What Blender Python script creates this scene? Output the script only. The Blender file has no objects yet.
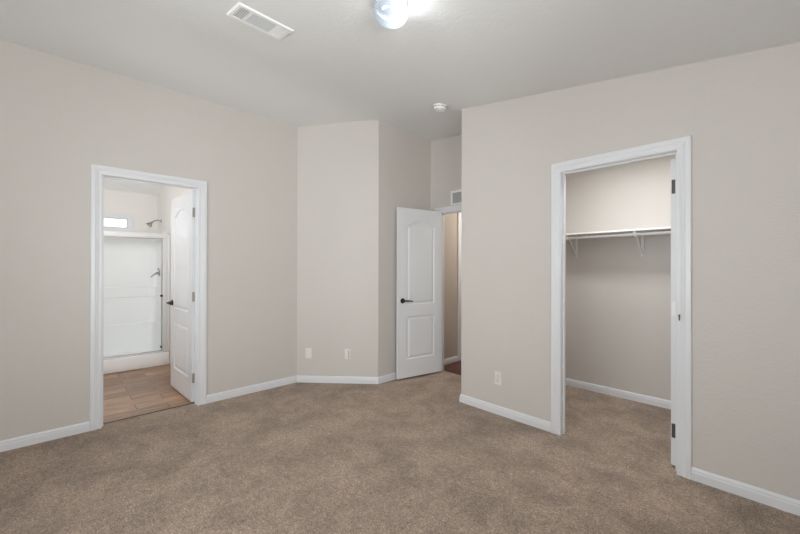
import bpy, bmesh, math
from mathutils import Vector, Matrix

S = bpy.context.scene
COL = S.collection

# ------------------------------------------------------------------ camera
cam_d = bpy.data.cameras.new('camera')
cam_d.sensor_width = 36.0
cam_d.lens = 358.78 / 800 * 36.0
cam_d.clip_start = 0.02
cam = bpy.data.objects.new('camera', cam_d)
COL.objects.link(cam)
yaw, pitch, roll = .812, .003, .002
fw = Vector((-math.sin(yaw) * math.cos(pitch), math.cos(yaw) * math.cos(pitch), math.sin(pitch)))
rt0 = Vector((math.cos(yaw), math.sin(yaw), 0))
up0 = rt0.cross(fw)
rt = rt0 * math.cos(roll) + up0 * math.sin(roll)
up = up0 * math.cos(roll) - rt0 * math.sin(roll)
M = Matrix((rt, up, -fw)).transposed().to_4x4()
M.translation = (0, 0, 1.278)
cam.matrix_world = M
S.camera = cam

# ------------------------------------------------------------------ world, daylight, exposure
S.view_settings.view_transform = 'Standard'
S.view_settings.look = 'None'
S.view_settings.gamma = 1
S.view_settings.use_curve_mapping = False
S.view_settings.exposure = 0.0
try:
    S.cycles.use_denoising = True
    S.cycles.max_bounces = 16
    S.cycles.diffuse_bounces = 10
    S.cycles.sample_clamp_indirect = 6
    S.cycles.caustics_reflective = False
    S.cycles.caustics_refractive = False
except Exception:
    pass

W = bpy.data.worlds.new('world')
S.world = W
W.use_nodes = True
bg = W.node_tree.nodes['Background']
bg.inputs[0].default_value = (.84, .92, 1, 1)


def area(name, loc, aim, sx, sy, power, col):
    d = bpy.data.lights.new(name, 'AREA')
    d.shape = 'RECTANGLE'
    d.size, d.size_y, d.energy, d.color = sx, sy, power, col
    o = bpy.data.objects.new(name, d)
    COL.objects.link(o)
    o.location = loc
    o.rotation_euler = (Vector(aim)).to_track_quat('-Z', 'Y').to_euler()
    return o


# light strengths in watts
E = dict(south=39, south_up=44, east=18, east_up=92, bath=34, bath_up=4, closet=16, hall=19, lamp=5.5, world=3)
bg.inputs[1].default_value = E['world']
DAY = (.975, .985, 1.0)
area('daylight_south_window', (-1.10, -1.80, 1.45), (0, 1, 0), 2.4, 1.3, E['south'], DAY)
area('ceiling_fill_south', (-1.10, -1.84, 1.25), (0, 1, 1.1), 2.4, .9, E['south_up'], DAY)  # added fill aimed upward to brighten the ceiling
area('side_fill_east', (1.10, .10, 1.40), (-1, 0, 0), 1.3, 1.2, E['east'], DAY)  # added side light for the left and entry walls
area('ceiling_fill_east', (1.14, .10, 1.20), (-1, 0, 1.1), 1.3, .9, E['east_up'], DAY)  # second added upward fill, from the east side
area('bathroom_fill', (-4.28, -0.94, 1.75), (-.75, .6, .1), .8, .25, E['bath'], (.98, .99, 1))  # added fill without a fixture, reaches into the shower
area('bathroom_ceiling_fill', (-4.7, -0.80, 2.02), (0, .25, 1), .7, .2, E['bath_up'], (.98, .99, 1))  # added fill that lifts the bathroom ceiling, no fixture
area('closet_light', (-0.9, 3.14, 2.52), (0, 0, -1), .6, .25, E['closet'], (.985, .99, 1)).data.spread = 2.75
area('hall_fill', (-2.45, 4.5, 2.45), (0, 0, -1), .3, .3, E['hall'], (1, .93, .85))  # unseen fill added to light the hall

# ------------------------------------------------------------------ materials


def mat(name, col, rough=.5, metal=0.0, spec=.5, coat=0.0):
    m = bpy.data.materials.new(name)
    m.use_nodes = True
    b = m.node_tree.nodes['Principled BSDF']
    b.inputs['Base Color'].default_value = (*col, 1)
    b.inputs['Roughness'].default_value = rough
    b.inputs['Metallic'].default_value = metal
    b.inputs['Specular IOR Level'].default_value = spec
    b.inputs['Coat Weight'].default_value = coat
    return m


def nd(m, typ, **kw):
    n = m.node_tree.nodes.new(typ)
    for k, v in kw.items():
        setattr(n, k, v)
    return n


def lk(m, a, b):
    m.node_tree.links.new(a, b)


def bsdf(m):
    return m.node_tree.nodes['Principled BSDF']


def noise(m, scale, detail=2, rough=.5, vec=None):
    n = nd(m, 'ShaderNodeTexNoise')
    n.inputs['Scale'].default_value = scale
    n.inputs['Detail'].default_value = detail
    n.inputs['Roughness'].default_value = rough
    if vec is None:
        g = nd(m, 'ShaderNodeNewGeometry')
        vec = g.outputs['Position']
    lk(m, vec, n.inputs['Vector'])
    return n


def bumped(m, src, strength, dist):
    b = nd(m, 'ShaderNodeBump')
    b.inputs['Strength'].default_value = strength
    b.inputs['Distance'].default_value = dist
    lk(m, src, b.inputs['Height'])
    lk(m, b.outputs[0], bsdf(m).inputs['Normal'])


def paint(name, col, scale, strength, rough=.6):
    """painted plaster with an orange-peel texture"""
    m = mat(name, col, rough, spec=.3)
    n = noise(m, scale, 3, .6)
    r = nd(m, 'ShaderNodeValToRGB')
    r.color_ramp.elements[0].position = .42
    r.color_ramp.elements[1].position = .62
    lk(m, n.outputs[0], r.inputs[0])
    bumped(m, r.outputs[0], strength, .002)
    return m


WALL = (.585, .553, .516)
m_wall = paint('wall_paint', WALL, 70, .25, .55)
m_ceil = paint('ceiling_paint', (.74, .745, .735), 45, .22, .8)
m_bwall = paint('bathroom_paint', (.76, .74, .71), 70, .2, .5)
m_bceil = paint('bathroom_ceiling_paint', (.90, .90, .895), 45, .15, .8)
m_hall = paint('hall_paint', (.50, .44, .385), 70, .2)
m_trim = mat('white_trim_paint', (.71, .72, .735), .35)
m_door = mat('white_door_paint', (.72, .73, .745), .4)
m_plastic = mat('white_plastic', (.82, .81, .79), .35)
m_cream = mat('ivory_plastic', (.74, .715, .67), .35)
m_grey_in = mat('dark_grey_slot', (.12, .12, .13), .7)
m_grey_mid = mat('grey_duct', (.34, .34, .35), .7)
m_slot = mat('outlet_slot', (.05, .05, .05), .6)
m_nickel = mat('brushed_nickel', (.42, .40, .38), .35, 1)
m_hinge = mat('dark_hinge_metal', (.085, .075, .068), .5, .35)
m_dark = mat('oil_rubbed_bronze', (.028, .026, .028), .32, .6)
m_chrome = mat('chrome', (.55, .55, .54), .18, 1)
m_alu = mat('white_aluminium_frame', (.76, .77, .77), .3)
m_vent = mat('vent_enamel', (.86, .86, .85), .4)
m_fiber = mat('white_fibreglass', (.90, .905, .905), .42, spec=.25)
m_shelf = mat('white_laminate_shelf', (.80, .80, .79), .4)
m_black = mat('black_rubber', (.012, .012, .013), .5)
m_dimming_disc = mat('bowl_dimming_dark', (.03, .036, .045), .6)  # dark tone for the disc that dims the lamp bowl
m_bulb_can = mat('white_lamp_metal', (.74, .74, .73), .4)


def glass(name, tint, ior=1.35):
    m = bpy.data.materials.new(name)
    m.use_nodes = True
    nt = m.node_tree
    nt.nodes.remove(nt.nodes['Principled BSDF'])
    out = nt.nodes['Material Output']
    tr = nt.nodes.new('ShaderNodeBsdfTransparent')
    tr.inputs[0].default_value = (*tint, 1)
    gl = nt.nodes.new('ShaderNodeBsdfGlossy')
    gl.inputs['Roughness'].default_value = .02
    fr = nt.nodes.new('ShaderNodeFresnel')
    fr.inputs[0].default_value = ior
    mx = nt.nodes.new('ShaderNodeMixShader')
    nt.links.new(fr.outputs[0], mx.inputs[0])
    nt.links.new(tr.outputs[0], mx.inputs[1])
    nt.links.new(gl.outputs[0], mx.inputs[2])
    nt.links.new(mx.outputs[0], out.inputs[0])
    return m


m_glass = glass('window_glass', (.96, .97, .97))
m_shglass = glass('shower_glass', (.975, .98, .98), 1.15)

def bowl_glass():
    """frosted glass: lets part of the bulb's light straight through and scatters the rest"""
    m = bpy.data.materials.new('frosted_lamp_glass')
    m.use_nodes = True
    nt = m.node_tree
    nt.nodes.remove(nt.nodes['Principled BSDF'])
    out = nt.nodes['Material Output']
    tr = nt.nodes.new('ShaderNodeBsdfTransparent')
    tr.inputs[0].default_value = (.80, .90, 1, 1)
    tl = nt.nodes.new('ShaderNodeBsdfTranslucent')
    tl.inputs[0].default_value = (.10, .125, .155, 1)
    gl = nt.nodes.new('ShaderNodeBsdfGlossy')
    gl.inputs['Roughness'].default_value = .16
    a = nt.nodes.new('ShaderNodeMixShader')
    a.inputs[0].default_value = .6
    nt.links.new(tr.outputs[0], a.inputs[1])
    nt.links.new(tl.outputs[0], a.inputs[2])
    b_ = nt.nodes.new('ShaderNodeMixShader')
    b_.inputs[0].default_value = .16
    nt.links.new(a.outputs[0], b_.inputs[1])
    nt.links.new(gl.outputs[0], b_.inputs[2])
    nt.links.new(b_.outputs[0], out.inputs[0])
    return m


m_bowl = bowl_glass()


def carpet():
    m = mat('brown_cut_pile_carpet', (.2, .15, .12), .95, spec=.08)
    b = bsdf(m)
    b.inputs['Sheen Weight'].default_value = .25
    b.inputs['Sheen Roughness'].default_value = .6
    fine = noise(m, 110, 3, .8)
    mid = noise(m, 38, 4, .7)
    big = noise(m, 3.4, 7, .74)
    big.inputs['Distortion'].default_value = .25
    r = nd(m, 'ShaderNodeValToRGB')
    r.color_ramp.elements[0].position = .35
    r.color_ramp.elements[0].color = (.165, .116, .082, 1)
    r.color_ramp.elements[1].position = .67
    r.color_ramp.elements[1].color = (.62, .47, .36, 1)
    lk(m, fine.outputs[0], r.inputs[0])
    r2 = nd(m, 'ShaderNodeValToRGB')
    r2.color_ramp.elements[0].position = .37
    r2.color_ramp.elements[0].color = (.70, .68, .66, 1)
    r2.color_ramp.elements[1].position = .60
    r2.color_ramp.elements[1].color = (1.12, 1.12, 1.12, 1)
    lk(m, big.outputs[0], r2.inputs[0])
    r3 = nd(m, 'ShaderNodeValToRGB')
    r3.color_ramp.elements[0].position = .3
    r3.color_ramp.elements[0].color = (.66, .65, .64, 1)
    r3.color_ramp.elements[1].position = .7
    r3.color_ramp.elements[1].color = (1.27, 1.27, 1.27, 1)
    lk(m, mid.outputs[0], r3.inputs[0])
    x = nd(m, 'ShaderNodeMix', data_type='RGBA', blend_type='MULTIPLY')
    x.inputs[0].default_value = 1
    lk(m, r.outputs[0], x.inputs[6])
    lk(m, r2.outputs[0], x.inputs[7])
    y = nd(m, 'ShaderNodeMix', data_type='RGBA', blend_type='MULTIPLY')
    y.inputs[0].default_value = 1
    lk(m, x.outputs[2], y.inputs[6])
    lk(m, r3.outputs[0], y.inputs[7])
    lk(m, y.outputs[2], b.inputs['Base Color'])
    bumped(m, fine.outputs[0], .9, .012)
    return m


def planks(name, c1, c2, grout, bw, bh, rough, rot=math.pi / 2):
    m = mat(name, c1, rough, spec=.5)
    g = nd(m, 'ShaderNodeNewGeometry')
    mp = nd(m, 'ShaderNodeMapping')
    mp.inputs['Rotation'].default_value = (0, 0, rot)
    mp.inputs['Location'].default_value = (.51, 4.31, 0)
    lk(m, g.outputs['Position'], mp.inputs['Vector'])
    br = nd(m, 'ShaderNodeTexBrick')
    br.offset = .37
    br.inputs['Scale'].default_value = 1
    br.inputs['Brick Width'].default_value = bw
    br.inputs['Row Height'].default_value = bh
    br.inputs['Mortar Size'].default_value = .0032
    br.inputs['Mortar Smooth'].default_value = .2
    br.inputs['Bias'].default_value = 0
    br.inputs['Color1'].default_value = (*c1, 1)
    br.inputs['Color2'].default_value = (*c2, 1)
    br.inputs['Mortar'].default_value = (*grout, 1)
    lk(m, mp.outputs[0], br.inputs['Vector'])
    mp2 = nd(m, 'ShaderNodeMapping')
    mp2.inputs['Scale'].default_value = (1.6, 18, 1)
    lk(m, mp.outputs[0], mp2.inputs['Vector'])
    n = noise(m, 3.0, 6, .65, mp2.outputs[0])
    r = nd(m, 'ShaderNodeValToRGB')
    r.color_ramp.elements[0].position = .38
    r.color_ramp.elements[0].color = (.55, .51, .48, 1)
    r.color_ramp.elements[1].position = .60
    r.color_ramp.elements[1].color = (1.28, 1.27, 1.25, 1)
    lk(m, n.outputs[0], r.inputs[0])
    x = nd(m, 'ShaderNodeMix', data_type='RGBA', blend_type='MULTIPLY')
    x.inputs[0].default_value = 1
    lk(m, br.outputs[0], x.inputs[6])
    lk(m, r.outputs[0], x.inputs[7])
    lk(m, x.outputs[2], bsdf(m).inputs['Base Color'])
    return m


m_carpet = carpet()
m_bfloor = planks('wood_look_tile', (.46, .288, .185), (.26, .155, .097), (.085, .056, .038), .62, .165, .33)
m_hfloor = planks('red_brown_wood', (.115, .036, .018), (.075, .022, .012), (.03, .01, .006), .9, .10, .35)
m_shadowfill = mat('outside_ground', (.35, .32, .27), .9)

# ------------------------------------------------------------------ mesh helpers


def new():
    return bmesh.new()


def obj(name, bm, m, parent=None, smooth=None, loc=None):
    bmesh.ops.remove_doubles(bm, verts=bm.verts, dist=1e-6)
    bmesh.ops.recalc_face_normals(bm, faces=bm.faces)
    me = bpy.data.meshes.new(name)
    if smooth is not None:
        ca = math.radians(smooth)
        for f in bm.faces:
            f.smooth = True
        for e in bm.edges:
            if len(e.link_faces) == 2 and e.calc_face_angle(0) > ca:
                e.smooth = False
    bm.to_mesh(me)
    bm.free()
    me.materials.append(m)
    o = bpy.data.objects.new(name, me)
    COL.objects.link(o)
    if parent is not None:
        o.parent = parent
    if loc is not None:
        o.location = loc
    return o


def empty(name, loc=(0, 0, 0), rot=(0, 0, 0)):
    o = bpy.data.objects.new(name, None)
    o.empty_display_size = .1
    COL.objects.link(o)
    o.location = loc
    o.rotation_euler = rot
    return o


def tag(o, label, cat, kind=None, group=None):
    o['label'] = label
    o['category'] = cat
    if kind:
        o['kind'] = kind
    if group:
        o['group'] = group
    return o


def struct(o, label, cat):
    return tag(o, label, cat, 'structure')


def hexa(bm, p):
    """p: 8 points, bottom loop then top loop"""
    v = [bm.verts.new(q) for q in p]
    for f in ((0, 1, 2, 3), (4, 5, 6, 7), (0, 1, 5, 4), (1, 2, 6, 5), (2, 3, 7, 6), (3, 0, 4, 7)):
        try:
            bm.faces.new([v[i] for i in f])
        except ValueError:
            pass
    return v


def box(bm, x0, x1, y0, y1, z0, z1, bev=0.0):
    v = hexa(bm, [(x0, y0, z0), (x1, y0, z0), (x1, y1, z0), (x0, y1, z0),
                  (x0, y0, z1), (x1, y0, z1), (x1, y1, z1), (x0, y1, z1)])
    if bev:
        es = {e for q in v for e in q.link_edges}
        bmesh.ops.bevel(bm, geom=list(es), offset=bev, segments=2, affect='EDGES', profile=.5)
    return v


def lathe(bm, prof, n=32, axis='Z', org=(0, 0, 0)):
    """prof: (radius, height) list revolved about an axis through org"""
    def P(r, h, a):
        c, s = r * math.cos(a), r * math.sin(a)
        q = {'Z': (c, s, h), 'Y': (c, h, s), 'X': (h, c, s)}[axis]
        return Vector(q) + Vector(org)
    rings = []
    for r, h in prof:
        if r < 1e-6:
            rings.append([bm.verts.new(P(0, h, 0))])
        else:
            rings.append([bm.verts.new(P(r, h, 2 * math.pi * k / n)) for k in range(n)])
    for a, b_ in zip(rings, rings[1:]):
        for k in range(n):
            l = (k + 1) % n
            if len(a) == 1 and len(b_) == 1:
                continue
            if len(a) == 1:
                bm.faces.new((a[0], b_[k], b_[l]))
            elif len(b_) == 1:
                bm.faces.new((a[k], a[l], b_[0]))
            else:
                bm.faces.new((a[k], a[l], b_[l], b_[k]))
    for q in (rings[0], rings[-1]):
        if len(q) > 2:
            bm.faces.new(q)


def tube(bm, pts, rad, n=12):
    pts = [Vector(p) for p in pts]
    rads = rad if isinstance(rad, (list, tuple)) else [rad] * len(pts)
    rings = []
    prev = None
    for i, p in enumerate(pts):
        t = (pts[min(i + 1, len(pts) - 1)] - pts[max(i - 1, 0)]).normalized()
        if prev is None:
            u = t.orthogonal().normalized()
        else:
            u = (prev - t * prev.dot(t)).normalized()
        prev = u
        w = t.cross(u)
        rings.append([bm.verts.new(p + (u * math.cos(a) + w * math.sin(a)) * rads[i])
                      for a in [2 * math.pi * k / n for k in range(n)]])
    for a, b_ in zip(rings, rings[1:]):
        for k in range(n):
            l = (k + 1) % n
            bm.faces.new((a[k], a[l], b_[l], b_[k]))
    bm.faces.new(rings[0])
    bm.faces.new(rings[-1])


def ridge(Y):
    pts = [(-9, 2.955), (1.0, 2.955), (2.555, 2.930), (3.45, 2.897), (9, 2.897)]
    for (a, za), (b_, zb) in zip(pts, pts[1:]):
        if a <= Y <= b_:
            return za + (zb - za) * (Y - a) / (b_ - a)


RX = -3.05


def zc(X, Y):
    """ceiling height of the bedroom side: a low vault with its ridge near the left wall"""
    r = ridge(Y)
    sl, sr = (2.858 - r) / (RX + 3.712), (2.803 - r) / (-2.08 - RX)
    u, w = X - RX, .30
    if abs(u) < w:                       # the ridge is taped and floated to a soft round
        t = (u + w) / (2 * w)
        za, zb, zm = r + sl * w, r + sr * w, r
        return (1 - t) ** 2 * za + 2 * t * (1 - t) * zm + t * t * zb
    if X < RX:
        return r + sl * -u
    if X < -2.08:
        return r + sr * u
    return 2.803 - .1594 * (X + 2.08)


def zbath(X, Y):
    return 2.357 + (2.80 - 2.357) * (X + 6.395) / (6.395 - 3.827)


def wall(name, p0, p1, out, label, m, thick=.080, openings=(), top=zc, breaks=(), z0=0.0, parent=None):
    """p0->p1 is the visible face in plan; out: unit vector away from the room; openings: (s0,s1,za,zb)"""
    p0, p1, out = Vector(p0), Vector(p1), Vector(out)
    L = (p1 - p0).length
    d = (p1 - p0) / L
    cuts = {0.0, L}
    for o in openings:
        cuts |= {o[0], o[1]}
    cuts |= set(breaks)
    cuts = sorted(c for c in cuts if -1e-6 <= c <= L + 1e-6)
    bm = new()

    def cell(a, b_, za, zb):
        ps = []
        for zz in (za, zb):
            for s, k in ((a, 0), (b_, 0), (b_, 1), (a, 1)):
                q = p0 + d * s
                h = top(q.x, q.y) if zz is None else zz
                q = q + out * (thick * k)
                ps.append((q.x, q.y, h))
        hexa(bm, ps)
    for a, b_ in zip(cuts, cuts[1:]):
        mid = (a + b_) / 2
        hole = [o for o in openings if o[0] <= mid <= o[1]]
        if hole:
            o = hole[0]
            if o[2] > z0 + 1e-6:
                cell(a, b_, z0, o[2])
            cell(a, b_, o[3], None)
        else:
            cell(a, b_, z0, None)
    o = obj(name, bm, m, parent)
    if parent is None:
        struct(o, label, 'wall')
    return o


CASING = [(0, 0), (0, .008), (.004, .010), (.014, .010), (.018, .0075), (.024, .0085), (.033, .012), (.037, .0115),
          (.040, .0145), (.046, .0165), (.064, .0165), (.069, .0155), (.072, .0125), (.072, 0)]


def casing(bm, to, a, b_, H):
    """fluted door casing around an opening a..b_ up to H; to(s, w, z) maps along-wall, out-of-wall, up"""
    cols = []
    for u, w in CASING:
        cols.append([bm.verts.new(to(*q)) for q in
                     ((a - u, w, 0), (a - u, w, H + u), (b_ + u, w, H + u), (b_ + u, w, 0))])
    for c, e in zip(cols, cols[1:]):
        for k in range(3):
            bm.faces.new((c[k], c[k + 1], e[k + 1], e[k]))
    for k in (0, 3):
        bm.faces.new([c[k] for c in cols])


BASE = [(0, 0), (.0125, 0), (.0125, .046), (.0095, .051), (.0095, .062), (.006, .070), (.002, .075), (0, .075)]


def baseboard(name, path, label, parent=None, m=None):
    """profile swept along a floor path; the room lies on the left of the path direction"""
    P = [Vector(p) for p in path]
    offs = []
    for i, p in enumerate(P):
        ns = []
        if i > 0:
            t = (P[i] - P[i - 1]).normalized()
            ns.append(Vector((-t.y, t.x)))
        if i < len(P) - 1:
            t = (P[i + 1] - P[i]).normalized()
            ns.append(Vector((-t.y, t.x)))
        n = sum(ns, Vector((0, 0))).normalized()
        offs.append(n / n.dot(ns[0]))
    bm = new()
    rows = [[bm.verts.new((p.x + o.x * u, p.y + o.y * u, z)) for u, z in BASE] for p, o in zip(P, offs)]
    for a, b_ in zip(rows, rows[1:]):
        for k in range(len(BASE) - 1):
            bm.faces.new((a[k], a[k + 1], b_[k + 1], b_[k]))
    bm.faces.new(rows[0])
    bm.faces.new(rows[-1])
    o = obj(name, bm, m or m_trim, parent)
    if parent is None:
        struct(o, label, 'baseboard')
    return o


# ------------------------------------------------------------------ the plan
XW, YW = -3.712, 2.792          # faces of the bathroom wall and of the closet wall
XT, YB = -3.041, 3.415          # entry side wall, entry wall
XJ = -2.089                     # end of the closet wall
YA = 1.93                       # where the angled wall starts
YS, XE = -1.60, 0.90            # walls behind the camera
TH = .080
bath_a, bath_b, bath_H = .247, .930, 2.016
clo_a, clo_b, clo_H = -1.147, -.437, 2.016
ent_a, ent_b, ent_H = -2.884, -2.175, 1.952
J = .016                        # jamb board thickness

# floors
bm = new()
box(bm, XW - TH, XE + .12, YS - .12, YW + .02, -.08, 0)
box(bm, -3.2, XJ + TH + .01, YW + .02, YB + .06, -.08, 0)
box(bm, XJ + TH + .01, .32, YW + .02, 4.16, -.08, 0)
struct(obj('floor', bm, m_carpet), 'brown cut pile carpet covering the bedroom and closet floor', 'carpet')
bm = new()
box(bm, -6.52, XW - TH, -1.12, 1.18, -.08, -.002)
struct(obj('floor_bathroom', bm, m_bfloor), 'wood look plank tile floor of the bathroom', 'floor')
bm = new()
box(bm, -3.16, -1.85, YB + .06, 5.62, -.08, -.002)
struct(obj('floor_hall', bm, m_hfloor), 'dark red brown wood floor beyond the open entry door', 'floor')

# ceilings
bm = new()
xs = [XW - TH] + [RX - .30 + .05 * k for k in range(13)] + [-2.08, XE + .12]
ys = [YS - .12, 1.0, 2.555, YB, 5.62]
gb = [[bm.verts.new((x, y, zc(x, y))) for y in ys] for x in xs]
gt = [[bm.verts.new((x, y, zc(x, y) + .05)) for y in ys] for x in xs]
for g in (gb, gt):
    for i in range(len(xs) - 1):
        for k in range(len(ys) - 1):
            bm.faces.new((g[i][k], g[i + 1][k], g[i + 1][k + 1], g[i][k + 1]))
nx, ny = len(xs) - 1, len(ys) - 1
for i in range(nx):
    for k in (0, ny):
        bm.faces.new((gb[i][k], gb[i + 1][k], gt[i + 1][k], gt[i][k]))
for k in range(ny):
    for i in (0, nx):
        bm.faces.new((gb[i][k], gb[i][k + 1], gt[i][k + 1], gt[i][k]))
struct(obj('ceiling', bm, m_ceil, smooth=30), 'low vaulted textured white bedroom ceiling', 'ceiling')
bm = new()
hexa(bm, [(-6.51, -1.115, zbath(-6.51, 0)), (-3.794, -1.115, zbath(-3.794, 0)), (-3.794, 1.175, zbath(-3.794, 0)), (-6.51, 1.175, zbath(-6.51, 0)),
          (-6.51, -1.115, zbath(-6.51, 0) + .05), (-3.794, -1.115, zbath(-3.794, 0) + .05), (-3.794, 1.175, zbath(-3.794, 0) + .05), (-6.51, 1.175, zbath(-6.51, 0) + .05)])
struct(obj('ceiling_bathroom', bm, m_bceil), 'sloping white ceiling above the shower in the bathroom', 'ceiling')

# bedroom walls
wall('wall_left', (XW, YS), (XW, YA), (-1, 0), 'greige left wall with the bathroom doorway', m_wall,
     openings=[(bath_a - J - YS, bath_b + J - YS, 0, bath_H + J)])
tA = (Vector((XT, 2.555)) - Vector((XW, YA))).normalized()
oA = Vector((-tA.y, tA.x))
wall('wall_corner', (XW, YA), (XT, 2.555), oA, 'greige angled wall between the bathroom wall and the entry', m_wall, thick=.10, breaks=(.55, .62, .69, .76, .83, .90))
wall('wall_entry', (XT, 2.555), (XT, YB), (-1, 0), 'greige side wall behind the open entry door', m_wall)
wall('wall_back', (XT, YB), (XJ, YB), (0, 1), 'greige wall above the entry doorway', m_wall,
     openings=[(ent_a - J - XT, ent_b + J - XT, 0, ent_H + J)])
wall('wall_right', (XJ, YW), (XE, YW), (0, 1), 'greige right wall with the closet doorway', m_wall,
     openings=[(clo_a - J - XJ, clo_b + J - XJ, 0, clo_H + J)])
wall('wall_alcove', (XJ, YW + TH), (XJ, 5.5), (1, 0), 'greige end wall of the closet facing the entry', m_wall)
wall('wall_rear', (XW, YS), (XE, YS), (0, -1), 'greige wall behind the camera with a window', m_wall,
     openings=[(1.41, 3.81, .80, 2.10)], breaks=[RX - .30 + .05 * k - XW for k in range(13)] + [-2.08 - XW])
wall('wall_side', (XE, YS), (XE, YW), (1, 0), 'greige wall beside the camera with an added window', m_wall,
     openings=[(1.05, 2.35, .80, 2.00)])
# closet walls
wall('wall_closet_back', (XJ + TH, 4.04), (.30, 4.04), (0, 1), 'greige back wall of the closet behind the shelf', m_wall)
wall('wall_closet_side', (.20, YW + TH), (.20, 4.04), (1, 0), 'greige side wall of the closet', m_wall, thick=.1)
# bathroom walls
flat = zbath
wall('wall_bathroom_back', (-6.395, -1.0), (-6.395, 1.06), (-1, 0), 'pale wall above the shower with a small window', m_bwall,
     openings=[(.55, 1.705, 1.845, 1.975)], top=flat)
wall('wall_bathroom_right', (-6.395, 1.06), (XW - TH, 1.06), (0, 1), 'pale bathroom wall holding the shower head', m_bwall, top=flat)
wall('wall_bathroom_left', (-6.395, -1.0), (XW - TH, -1.0), (0, -1), 'pale far side wall of the bathroom', m_bwall, top=flat)
# hall walls
HY0 = 4.047
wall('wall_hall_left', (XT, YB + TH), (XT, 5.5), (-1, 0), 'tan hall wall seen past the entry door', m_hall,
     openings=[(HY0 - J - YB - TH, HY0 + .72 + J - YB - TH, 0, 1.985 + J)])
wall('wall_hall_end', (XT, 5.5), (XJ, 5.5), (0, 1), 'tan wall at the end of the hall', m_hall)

# baseboards
baseboard('baseboard_left', [(XW, bath_a - .074), (XW, YS)][::1], 'white baseboard left of the bathroom doorway')
baseboard('baseboard_corner', [(XT, YB), (XT, 2.555), (XW, YA), (XW, bath_b + .074)],
          'white baseboard along the angled wall from the bathroom casing to the entry')
baseboard('baseboard_right', [(clo_a - .074, YW), (XJ, YW), (XJ, YB)][::1], 'white baseboard wrapping the corner left of the closet')
baseboard('baseboard_near', [(XE, YW), (clo_b + .068, YW)], 'white baseboard right of the closet doorway')
baseboard('baseboard_closet', [(.20, 4.04), (XJ + TH, 4.04)], 'white baseboard inside the closet along its back wall')
baseboard('baseboard_hall', [(XT, HY0 - .074), (XT, YB + TH)], 'white baseboard of the hall beyond the entry door')

# ------------------------------------------------------------------ door trims (casing on the room side, jamb lining and stop)


def trim(name, to, a, b_, H, label, stop_w, both=True):
    bm = new()
    casing(bm, lambda s, w, z: to(s, w, z), a - .002, b_ + .002, H + .002)
    if both:
        casing(bm, lambda s, w, z: to(s, -TH - w, z), a - .002, b_ + .002, H + .002)
    t = struct(obj(name, bm, m_trim), label, 'door trim')
    bm = new()

    def bx(s0, s1, w0, w1, z0, z1):
        hexa(bm, [to(s0, w0, z0), to(s1, w0, z0), to(s1, w1, z0), to(s0, w1, z0),
                  to(s0, w0, z1), to(s1, w0, z1), to(s1, w1, z1), to(s0, w1, z1)])
    bx(a - J, a, -TH, 0, 0, H + J)
    bx(b_, b_ + J, -TH, 0, 0, H + J)
    bx(a, b_, -TH, 0, H, H + J)
    s0, s1 = stop_w
    bx(a, a + .011, s0, s1, 0, H)
    bx(b_ - .011, b_, s0, s1, 0, H)
    bx(a + .011, b_ - .011, s0, s1, H - .011, H)
    obj('jamb', bm, m_trim, t)
    return t


trim('trim_1', lambda s, w, z: (XW + w, s, z), bath_a, bath_b, bath_H,
     'white fluted casing around the bathroom doorway', (-.045, -.033))
trim('trim_2', lambda s, w, z: (s, YW - w, z), clo_a, clo_b, clo_H,
     'white fluted casing around the closet doorway', (-.045, -.033))
trim('trim_3', lambda s, w, z: (s, YB - w, z), ent_a, ent_b, ent_H,
     'white casing around the entry doorway behind the open door', (-.045, -.033))
trim('trim_4', lambda s, w, z: (XT + w, s, z), HY0, HY0 + .72, 1.985,
     'white door casing on the hall wall seen past the entry', (-.045, -.033), both=False)

m_edge_shade = mat('carpet_edge_shade_dark', (.07, .045, .03), .5)  # dark colour standing in for the shade along the carpet edge
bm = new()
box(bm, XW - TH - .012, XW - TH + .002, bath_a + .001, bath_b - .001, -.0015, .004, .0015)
struct(obj('carpet_edge_shade', bm, m_edge_shade), 'painted line of shade where carpet meets the bathroom tile', 'painted shade')

# ------------------------------------------------------------------ doors


def panel_loop(x0, x1, z0, z1, rise, n=22):
    """counter-clockwise outline; the top is a camel-back arch when rise > 0"""
    pts = [(x0, z0), (x1, z0)]
    if rise <= 0:
        return pts + [(x1, z1), (x0, z1)]
    for k in range(n + 1):
        t = k / n
        u = 1 - abs(2 * t - 1)
        u = min(1, max(0, (u - .04) / .74))
        h = u * u * (3 - 2 * u)
        h = .75 * h + .25 * math.sin(math.pi * t)
        pts.append((x1 + (x0 - x1) * t, z1 + rise * h))
    return pts


def inset(pts, d):
    n = len(pts)
    out = []
    for i in range(n):
        a, p, c = Vector(pts[i - 1]), Vector(pts[i]), Vector(pts[(i + 1) % n])
        e1, e2 = (p - a).normalized(), (c - p).normalized()
        n1, n2 = Vector((-e1.y, e1.x)), Vector((-e2.y, e2.x))
        m = (n1 + n2).normalized()
        out.append(tuple(p + m * (d / max(.35, m.dot(n1)))))
    return out


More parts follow.
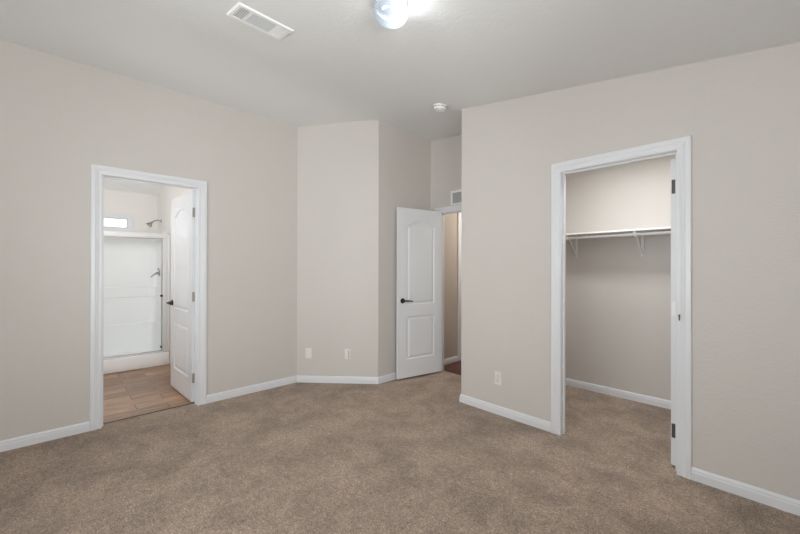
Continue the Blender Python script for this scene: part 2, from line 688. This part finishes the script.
def leaf_mesh(w, z0, z1, T=.035):
    """moulded two-panel door; local x along the leaf from the hinge, y thickness 0..T, z up"""
    bm = new()
    st = .118
    loops = [panel_loop(st, w - st, z0 + .21, z0 + .70, 0),
             panel_loop(st, w - st, z0 + .835, z0 + 1.755 * (z1 - z0) / 1.95, .058)]
    steps = [(0, 0), (.007, .0085), (.016, .010), (.022, .0085), (.040, .0015)]
    outer = [(0, z0), (w, z0), (w, z1), (0, z1)]
    rims = []
    for face, sg in ((0.0, 1), (T, -1)):
        edges = []
        ov = [bm.verts.new((x, face, z)) for x, z in outer]
        rims.append(ov)
        for k in range(4):
            edges.append(bm.edges.new((ov[k], ov[(k + 1) % 4])))
        for lp in loops:
            rings = []
            for ins, dep in steps:
                pts = lp if ins == 0 else inset(lp, ins)
                rings.append([bm.verts.new((x, face + sg * dep, z)) for x, z in pts])
            n = len(lp)
            for k in range(n):
                edges.append(bm.edges.new((rings[0][k], rings[0][(k + 1) % n])))
            for a, b_ in zip(rings, rings[1:]):
                for k in range(n):
                    l = (k + 1) % n
                    bm.faces.new((a[k], a[l], b_[l], b_[k]))
            bm.faces.new(rings[-1])
        bmesh.ops.triangle_fill(bm, use_beauty=True, use_dissolve=False, edges=edges)
    a, b_ = rims
    for k in range(4):
        l = (k + 1) % 4
        bm.faces.new((a[k], a[l], b_[l], b_[k]))
    return bm


def lever(root, x, z, face, sg, m, toward):
    """rose and lever on one face of a leaf; toward = +1/-1 along local x"""
    y = face
    bm = new()
    lathe(bm, [(0, y), (.030, y), (.030, y + sg * .004), (.026, y + sg * .009), (.014, y + sg * .011), (.0125, y + sg * .04), (0, y + sg * .04)],
          24, 'Y', (x, 0, z))
    h = obj('door_handle', bm, m, root, 40)
    bm = new()
    yy = y + sg * .048
    tube(bm, [(x - toward * .012, yy, z), (x + toward * .02, yy, z + .001), (x + toward * .06, yy - sg * .001, z - .001),
              (x + toward * .095, yy - sg * .004, z - .006), (x + toward * .112, yy - sg * .006, z - .009)],
         [.0095, .0105, .009, .0078, .006], 12)
    obj('lever', bm, m, h, 50)
    return h


def hinge_at(root, z, m, edge_y0, edge_y1, white=False, pin=(0, 0)):
    """butt hinge: plate on the edge of the leaf (local x = 0), knuckle at pin"""
    bm = new()
    box(bm, -.0025, .0005, edge_y0, edge_y1, z - .045, z + .045)
    for dz in (-.03, 0, .03):
        lathe(bm, [(0, -.0035), (.003, -.0035), (.0035, -.002)], 8, 'X', (0, (edge_y0 + edge_y1) / 2 + (.005 if dz == 0 else -.005), z + dz))
    h = obj('hinge', bm, m, root)
    bm = new()
    lathe(bm, [(0, -.047), (.0045, -.047), (.0058, -.045), (.0058, .045), (.0045, .047), (.003, .051), (0, .051)], 12, 'Z', (pin[0], pin[1], z))
    obj('hinge_pin', bm, m, h, 40)
    return h


# bathroom door: hinged at the right jamb on the bathroom side, swung open into the bathroom
d1 = empty('door_1', (-3.834, .940, 0), (0, 0, math.radians(182.6)))
struct(d1, 'white two-panel door standing open into the bathroom', 'door')
w1 = .712
obj('door_panel', leaf_mesh(w1, .012, 2.008), m_door, d1).location = (0, -.035, 0)
lever(d1, w1 - .062, .905, 0.0, 1, m_dark, -1)
lever(d1, w1 - .062, .905, -.035, -1, m_dark, -1)
for z in (1.80, 1.003, .235):
    hinge_at(d1, z, m_nickel, -.033, -.001, pin=(-.004, -.037))
d1.location = (-3.800, .904, 0)

# closet door: hinged at the right jamb, swung a quarter turn into the closet so that only its edge shows
d2 = empty('door_2', (-.4435, YW + TH - .004, 0), (0, 0, math.radians(90)))
struct(d2, 'white closet door swung inward so only its hinge edge shows', 'door')
obj('door_panel', leaf_mesh(.70, .015, 1.985), m_door, d2)
for z, mm in ((1.806, m_hinge), (1.02, m_plastic), (.236, m_hinge)):
    h = hinge_at(d2, z, mm, .002, .031, pin=(-.003, -.007))
    if mm is m_plastic:
        h['label'] = 'hinge painted white'
lever(d2, .64, .90, .035, 1, m_dark, -1)
lever(d2, .64, .90, 0.0, -1, m_dark, -1)

# entry door: hinged at the left jamb on the room side, opened against the side wall
ang = math.degrees(math.atan2(2.775 - 3.396, -2.956 - -2.8335))
d3 = empty('door_3', (-2.8335, 3.396, 0), (0, 0, math.radians(ang)))
struct(d3, 'white two-panel entry door standing open against the side wall', 'door')
w3 = .634
obj('door_panel', leaf_mesh(w3, .022, 1.968), m_door, d3).location = (0, -.035, 0)
lever(d3, w3 - .062, .905, 0.0, 1, m_dark, -1)
for z in (1.76, .99, .24):
    hinge_at(d3, z, m_nickel, -.033, -.002, pin=(-.004, -.040))

# hall door (a sliver beyond the entry)
bm = new()
box(bm, XT - .075, XT - .04, HY0 + .003, HY0 + .717, .012, 1.983, .002)
struct(obj('door_4', bm, m_door), 'white door in the hall side wall', 'door')

bm = new()
tube(bm, [(-.4215, YW - .008, .985), (-.4215, YW - .021, .985)], .0045, 10)
tube(bm, [(-.4215, YW - .0175, .995), (-.421, YW - .0185, .958)], [.0042, .003], 10)
tag(obj('door_catch', bm, m_hinge, smooth=40), 'small dark metal catch on the inner edge of the closet casing', 'catch')

# ------------------------------------------------------------------ windows


def window(name, to, s0, s1, z0, z1, depth, label, mull=True, sill=True, cas=.05):
    """frame with sashes, glass and muntins; to(s, w, z): w = 0 at the room face of the wall, negative outward"""
    def bx(bm, a, b_, w0, w1, c, d):
        hexa(bm, [to(a, w0, c), to(b_, w0, c), to(b_, w1, c), to(a, w1, c), to(a, w0, d), to(b_, w0, d), to(b_, w1, d), to(a, w1, d)])
    bm = new()
    f = .03 if mull else .010
    for q in ((s0, s0 + f, z0, z1), (s1 - f, s1, z0, z1)):
        bx(bm, q[0], q[1], -depth, -depth + .05, q[2], q[3])
    bx(bm, s0 + f, s1 - f, -depth, -depth + .05, z0, z0 + f)
    bx(bm, s0 + f, s1 - f, -depth, -depth + .05, z1 - f, z1)
    if mull:
        mid = (s0 + s1) / 2
        bx(bm, mid - .02, mid + .02, -depth, -depth + .05, z0 + f, z1 - f)
        for k in (1, 2):
            for (a, b_) in ((s0 + f, mid - .02), (mid + .02, s1 - f)):
                zz = z0 + (z1 - z0) * k / 3
                bx(bm, a, b_, -depth + .02, -depth + .035, zz - .008, zz + .008)
        for a in ((s0 + mid) / 2, (mid + s1) / 2):
            bx(bm, a - .008, a + .008, -depth + .019, -depth + .036, z0 + f, z1 - f)
    o = struct(obj(name, bm, m_trim), label, 'window')
    bm = new()
    bx(bm, s0 + .01, s1 - .01, -depth + .026, -depth + .030, z0 + .01, z1 - .01)
    obj('window_pane', bm, m_glass, o)
    if cas:
        bm = new()
        c = cas
        for q in ((s0 - c, s0, z0 - c, z1 + c), (s1, s1 + c, z0 - c, z1 + c), (s0, s1, z1, z1 + c), (s0, s1, z0 - c, z0)):
            bx(bm, q[0], q[1], 0, .014, q[2], q[3])
        obj('window_casing', bm, m_trim, o)
    return o


window('window_1', lambda s, w, z: (-6.395 + w, s, z), -.45, .705, 1.845, 1.975, .09,
       'small white framed window high above the shower', mull=False, cas=.066)
window('window_2', lambda s, w, z: (s, YS + w, z), XW + 1.41, XW + 3.81, .80, 2.10, .10,
       'bedroom window behind the camera reflected in the lamp')
window('added_window_3', lambda s, w, z: (XE - w, s, z), YS + 1.05, YS + 2.35, .80, 2.00, .10,  # unseen window, added to go with the side light
       'unseen window added in the wall beside the camera')

# ------------------------------------------------------------------ closet shelf
sh = empty('closet_shelf', (-1.0, 4.04, 1.60))
tag(sh, 'white closet shelf on brackets across the closet back wall', 'shelf')
Xa, Xb = XJ + TH, .20


def loc(bm):
    bmesh.ops.translate(bm, verts=bm.verts, vec=-Vector(sh.location))
    return bm


bm = new()
box(bm, Xa + .001, Xb - .001, 3.745, 4.039, 1.617, 1.634, .002)
obj('shelf_board', loc(bm), m_shelf, sh)
for X in (-1.492, -.892, -.292):
    bm = new()
    box(bm, X - .012, X + .012, 4.031, 4.0395, 1.395, 1.617, .002)       # wall leg
    box(bm, X - .012, X + .012, 3.765, 4.033, 1.609, 1.617, .002)       # arm under the board
    tube(bm, [(X, 4.034, 1.412), (X, 3.90, 1.515), (X, 3.832, 1.600), (X, 3.822, 1.610)], .0075, 8)   # diagonal brace
    hook = [(X, 3.767, 1.600)] + \
           [(X, 3.789 - .0205 * math.cos(a), 1.588 - .0205 * math.sin(a)) for a in [k * math.pi / 8 for k in range(0, 9)]] + [(X, 3.812, 1.609)]
    tube(bm, hook, .006, 8)                                              # hook that carries the rod
    box(bm, X - .012, X + .012, 3.762, 3.772, 1.592, 1.617, .002)
    obj('bracket', loc(bm), m_shelf, sh, 40)
bm = new()
tube(bm, [(Xa + .001, 3.789, 1.588), (Xb - .001, 3.789, 1.588)], .0135, 20)
tag(obj('closet_rod', bm, m_shelf, smooth=40), 'white hanging rod held in the bracket hooks below the closet shelf', 'rod')

# ------------------------------------------------------------------ ceiling fittings
SL = math.atan(.1575)

# register
v = empty('ceiling_vent', (-2.247, .917, zc(-2.247, .917)), (0, SL, math.radians(1.5)))
tag(v, 'white rectangular air vent set in the ceiling', 'vent')
hx, hy = .105, .176
bm = new()


def frame_plate(bm, hx, hy, holes, z0, z1, bev):
    """flat plate with rectangular holes: cells between cut lines"""
    xs = sorted({-hx, hx} | {h[0] for h in holes} | {h[1] for h in holes})
    ys = sorted({-hy, hy} | {h[2] for h in holes} | {h[3] for h in holes})
    for x0, x1 in zip(xs, xs[1:]):
        for y0, y1 in zip(ys, ys[1:]):
            mx, my = (x0 + x1) / 2, (y0 + y1) / 2
            if any(h[0] < mx < h[1] and h[2] < my < h[3] for h in holes):
                continue
            box(bm, x0, x1, y0, y1, z0, z1)


holes = [(-.076, .076, -.150, -.092), (-.076, .076, -.080, .080), (-.076, .076, .092, .150)]
frame_plate(bm, hx - .008, hy - .008, holes, -.009, -.001, 0)
# sloping rim
for k in range(1):
    o_ = [(-hx, -hy), (hx, -hy), (hx, hy), (-hx, hy)]
    i_ = [(-hx + .008, -hy + .008), (hx - .008, -hy + .008), (hx - .008, hy - .008), (-hx + .008, hy - .008)]
    vo = [bm.verts.new((x, y, -.001)) for x, y in o_]
    vi = [bm.verts.new((x, y, -.009)) for x, y in i_]
    for q in range(4):
        bm.faces.new((vo[q], vo[(q + 1) % 4], vi[(q + 1) % 4], vi[q]))
obj('vent_frame', bm, m_vent, v)
bm = new()
for sy in (-1, 1):
    for k in range(5):
        y = sy * (.0975 + k * .0115)
        lean = .001 if sy < 0 else .0045
        hexa(bm, [(-.076, y, -.009), (.076, y, -.009), (.076, y + .0024, -.009), (-.076, y + .0024, -.009),
                  (-.076, y - lean, -.0045), (.076, y - lean, -.0045), (.076, y - lean + .0024, -.0045), (-.076, y - lean + .0024, -.0045)])
for k in range(11):
    x = -.070 + k * .014
    box(bm, x - .0009, x + .0009, -.080, .080, -.009, -.0065)
for k in range(13):
    y = -.0744 + k * .0124
    box(bm, -.076, .076, y - .0008, y + .0008, -.0088, -.0068)
obj('louvre', bm, m_vent, v)
bm = new()
box(bm, -.085, .085, -.158, .158, -.0018, -.0008)
obj('vent_back', bm, m_grey_in, v)

# lamp
LX, LY = -1.402, 1.268
lamp = empty('ceiling_light', (LX, LY, zc(LX, LY)), (0, SL, 0))
tag(lamp, 'round glass bowl ceiling light', 'lamp')
bm = new()
lathe(bm, [(0, -.0005), (.083, -.0005), (.083, -.030), (.081, -.037), (.074, -.039), (0, -.039)], 48)
obj('lamp_base', bm, m_bulb_can, lamp, 40)
bm = new()
lathe(bm, [(0, -.0395), (.072, -.0395), (.072, -.0415), (0, -.0415)], 40)  # added dark disc, keeps the view through the bowl from blowing out
obj('bowl_dimming_disc', bm, m_dimming_disc, lamp, 40)
bm = new()
pr = [(.083, -.0395), (.0905, -.047), (.0930, -.058), (.0905, -.077), (.081, -.095), (.067, -.110), (.046, -.121), (.023, -.127), (0, -.1285)]
lathe(bm, pr, 48)
bmesh.ops.delete(bm, geom=[f for f in bm.faces if len(f.verts) > 4], context='FACES_ONLY')
obj('glass_bowl', bm, m_bowl, lamp, 60)
pl = bpy.data.lights.new('lamp_bulb', 'POINT')
pl.energy = E['lamp']
pl.color = (1, .93, .85)
pl.shadow_soft_size = .03
plo = bpy.data.objects.new('lamp_bulb', pl)
COL.objects.link(plo)
plo.location = (LX + .028, LY + .030, zc(LX, LY) - .082)

# smoke detector
DX, DY = -2.207, 2.615
sd = empty('smoke_detector', (DX, DY, zc(DX, DY)), (0, SL * .85, 0))
tag(sd, 'round white smoke detector on the ceiling near the closet corner', 'smoke detector')
bm = new()
lathe(bm, [(0, -.0005), (.066, -.0005), (.066, -.012), (.060, -.014), (0, -.014)], 40)
obj('mounting_plate', bm, m_plastic, sd, 40)
bm = new()
lathe(bm, [(0, -.014), (.056, -.014), (.056, -.018), (.060, -.019), (.0605, -.030), (.055, -.038), (.040, -.041), (.038, -.038), (.026, -.038), (.024, -.042), (0, -.042)], 40)
obj('cover', bm, m_plastic, sd, 30)
bm = new()
for k in range(12):
    a = 2 * math.pi * k / 12
    c, s = math.cos(a), math.sin(a)
    p = [Vector((c * r - s * t, s * r + c * t, z)) for z in (-.0175, -.0145) for r, t in ((.0545, -.010), (.0567, -.010), (.0567, .010), (.0545, .010))]
    hexa(bm, p)
obj('air_slot', bm, m_grey_in, sd)

# return-air grille over the entry door
g = empty('wall_vent', (-2.588, YB, 2.115))
tag(g, 'small white vent grille on the wall above the entry doorway', 'vent')
bm = new()
fz = .085
for q in ((-.118, -.095, -fz + .006, fz), (.095, .118, -fz + .006, fz), (-.095, .095, fz - .022, fz), (-.095, .095, -fz + .006, -fz + .022)):
    box(bm, q[0], q[1], -.012, -.0005, q[2], q[3], .002)
obj('vent_frame', bm, m_vent, g)
bm = new()
for k in range(11):
    z = -.058 + k * .0115
    hexa(bm, [(-.095, -.011, z), (.095, -.011, z), (.095, -.010, z + .001), (-.095, -.010, z + .001),
              (-.095, -.002, z + .006), (.095, -.002, z + .006), (.095, -.001, z + .007), (-.095, -.001, z + .007)])
obj('louvre', bm, m_vent, g)
bm = new()
box(bm, -.1, .1, -.0016, -.0006, -.07, .075)
obj('vent_back', bm, m_grey_mid, g)

# ------------------------------------------------------------------ wall plates


def plate(bm, h=.057, w=.035):
    box(bm, -w, w, -.006, -.0003, -h, h, .0025)


def angled(s_xy, z):
    o_ = empty('wall_plate', (s_xy[0], s_xy[1], z), (0, 0, math.atan2(tA.y, tA.x)))
    return o_


# blank plate
o = angled((-3.613, YA + (-3.613 - XW) * tA.y / tA.x), .326)
o.name = 'blank_wall_plate'
tag(o, 'plain ivory blank cover plate low on the angled wall', 'wall plate')
bm = new()
plate(bm)
obj('cover_plate', bm, m_cream, o)
for z in (-.042, .042):
    bm = new()
    lathe(bm, [(0, -.0068), (.002, -.0068), (.003, -.0058)], 10, 'Y', (0, 0, z))
    obj('screw', bm, m_cream, o)

# plate with a plug-in block
o = angled((-3.289, YA + (-3.289 - XW) * tA.y / tA.x), .320)
o.name = 'plug_wall_plate'
tag(o, 'ivory outlet plate with a plug-in block on its left side, low on the angled wall', 'outlet')
bm = new()
plate(bm)
obj('cover_plate', bm, m_cream, o)
bm = new()
box(bm, -.031, .012, -.036, -.006, -.047, .043, .004)
obj('plug_block', bm, m_cream, o)

# duplex outlet on the closet wall
o = empty('duplex_outlet', (-1.690, YW, .316))
tag(o, 'ivory duplex outlet low on the wall left of the closet', 'outlet')
bm = new()
plate(bm)
obj('cover_plate', bm, m_cream, o)
for z in (.0205, -.0205):
    bm = new()
    lathe(bm, [(0, -.0078), (.0155, -.0078), (.0168, -.0070), (.0168, -.006)], 24, 'Y', (0, 0, z))
    r = obj('socket', bm, m_cream, o, 40)
    bm = new()
    box(bm, -.0085, -.0050, -.0084, -.0076, z - .003, z + .008)
    box(bm, .0050, .0080, -.0084, -.0076, z - .002, z + .007)
    lathe(bm, [(0, -.0084), (.0030, -.0084), (.0030, -.0076)], 12, 'Y', (0, 0, z - .0085))
    obj('slot', bm, m_slot, r)

# ------------------------------------------------------------------ shower
XF = -5.53
st = empty('shower_stall', (-5.95, .3, 0))
tag(st, 'white moulded shower stall with raised curb behind the bathroom doorway', 'shower')


def sl(bm):
    bmesh.ops.translate(bm, verts=bm.verts, vec=-Vector(st.location))
    return bm


SY0, SY1 = -.36, 1.028
bm = new()
box(bm, XF - .10, XF, SY0 - .02, 1.057, 0, .170, .014)
box(bm, -6.392, XF - .095, SY0 - .02, 1.057, 0, .07)
obj('shower_pan', sl(bm), m_fiber, st, 40)
bm = new()


def arc(cx, cy, r, a0, a1, n=8):
    return [(cx + r * math.cos(a0 + (a1 - a0) * k / n), cy + r * math.sin(a0 + (a1 - a0) * k / n)) for k in range(n + 1)]


# surround: three walls in plan with rounded corners and ledges that step in with height
prof = [(.07, .045), (.46, .035), (.480, .028), (.485, .012), (.53, .008), (.98, .006), (1.00, .001), (1.005, -.012), (1.70, -.014), (1.72, -.022)]
rows = []
for z, ins in prof:
    r = .09
    xb, y0, y1 = -6.372 + ins, SY0 + .02 + ins, SY1 - ins
    pts = [(XF - .06, y1)] + arc(xb + r, y1 - r, r, math.pi / 2, math.pi) + arc(xb + r, y0 + r, r, math.pi, 1.5 * math.pi) + [(XF - .06, y0)]
    rows.append([bm.verts.new((x, y, z)) for x, y in pts])
back = [(XF - .06, 1.057), (-6.392, 1.057), (-6.392, SY0 - .02), (XF - .06, SY0 - .02)]
for a, b_ in zip(rows, rows[1:]):
    for k in range(len(a) - 1):
        bm.faces.new((a[k], a[k + 1], b_[k + 1], b_[k]))
tb = [bm.verts.new((x, y, 1.72)) for x, y in back]
bb = [bm.verts.new((x, y, .07)) for x, y in back]
n = len(rows[-1])
h = n // 2
top = rows[-1]
bm.faces.new([tb[0]] + top[:6] + [tb[1]])
bm.faces.new([tb[1]] + top[5:h + 6] + [tb[2]])
bm.faces.new([tb[2]] + top[h + 5:] + [tb[3]])
for k in range(3):
    bm.faces.new((tb[k], tb[k + 1], bb[k + 1], bb[k]))
bm.faces.new([r_[0] for r_ in rows] + [tb[0], bb[0]])
bm.faces.new([r_[-1] for r_ in rows] + [tb[3], bb[3]])
box(bm, XF - .059, XF - .004, 1.034, 1.0565, .171, 1.72, .004)
obj('surround', sl(bm), m_fiber, st, 35)

dl = sl

xd = XF - .035
bm = new()
box(bm, xd - .03, xd + .03, SY0 + .02, 1.033, 1.656, 1.722, .012)
box(bm, xd - .02, xd + .02, SY0 + .02, 1.033, .1705, .188, .004)
box(bm, xd - .025, xd + .025, .978, 1.033, .188, 1.75, .006)
box(bm, xd - .025, xd + .025, SY0 + .02, SY0 + .06, .188, 1.656, .006)
sd2 = obj('shower_door', dl(bm), m_alu, st, 30)
sd2['label'] = 'framed glass door'
bm = new()
box(bm, xd - .004, xd + .004, .968, .976, .19, 1.654)
box(bm, xd - .005, xd + .005, SY0 + .06, .968, .190, .196)
box(bm, xd - .005, xd + .005, SY0 + .06, .968, 1.648, 1.655)
obj('seal', dl(bm), m_nickel, sd2)
bm = new()
box(bm, xd - .003, xd + .003, SY0 + .061, .967, .197, 1.647)
obj('glass_panel', dl(bm), m_shglass, sd2)
bm = new()
tube(bm, [(xd + .02, SY0 + .10, .912), (xd + .02, .962, .912)], .005, 10)
tube(bm, [(xd + .003, SY0 + .12, .912), (xd + .02, SY0 + .12, .912)], .004, 8)
tube(bm, [(xd + .003, .93, .912), (xd + .02, .93, .912)], .004, 8)
obj('towel_bar', dl(bm), m_alu, sd2, 40)
for z in (.91, .245):
    bm = new()
    q = .013 if z > .5 else .010
    box(bm, xd + .004, xd + .034, .952, .952 + 2 * q, z - q, z + q, .002)
    obj('bumper', dl(bm), m_black, sd2)

# shower head and valve
hd = empty('shower_sprayer', (-6.11, 1.06, 1.949))
tag(hd, 'satin metal shower head on a curved arm above the stall', 'shower head')
bm = new()
lathe(bm, [(0, -.001), (.028, -.001), (.026, -.006), (.012, -.010), (0, -.010)], 24, 'Y')
obj('flange', bm, m_nickel, hd, 40)
bm = new()
tube(bm, [(0, -.004, 0), (0, -.035, .006), (0, -.065, .004), (0, -.092, -.010), (0, -.112, -.028)], .0085, 12)
obj('arm', bm, m_nickel, hd, 40)
bm = new()
lathe(bm, [(0, .014), (.012, .012), (.014, 0), (.017, -.012), (.030, -.034), (.038, -.044), (.038, -.052), (.034, -.055), (0, -.055)], 24)
bmesh.ops.rotate(bm, verts=bm.verts, matrix=Matrix.Rotation(math.radians(-38), 3, 'X'), cent=(0, 0, 0))
bmesh.ops.translate(bm, verts=bm.verts, vec=(0, -.118, -.034))
obj('spray_head', bm, m_nickel, hd, 40)

vl = empty('shower_valve', (-6.12, 1.036, 1.20))
tag(vl, 'satin metal shower valve with a lever on the stall side wall', 'valve')
bm = new()
lathe(bm, [(0, 0), (.048, 0), (.046, -.006), (.020, -.012), (.018, -.040), (0, -.042)], 28, 'Y', (0, .004, 0))
bmesh.ops.translate(bm, verts=bm.verts, vec=(0, 0, 0))
obj('escutcheon', bm, m_nickel, vl, 40)
bm = new()
tube(bm, [(0, -.030, .0), (0, -.050, -.012), (0, -.085, -.040), (0, -.100, -.062)], [.013, .012, .009, .007], 12)
obj('lever', bm, m_nickel, vl, 50)
bm = new()
tube(bm, [(0, -.004, .055), (0, -.018, .06)], .012, 12)
obj('diverter', bm, m_nickel, vl, 50)
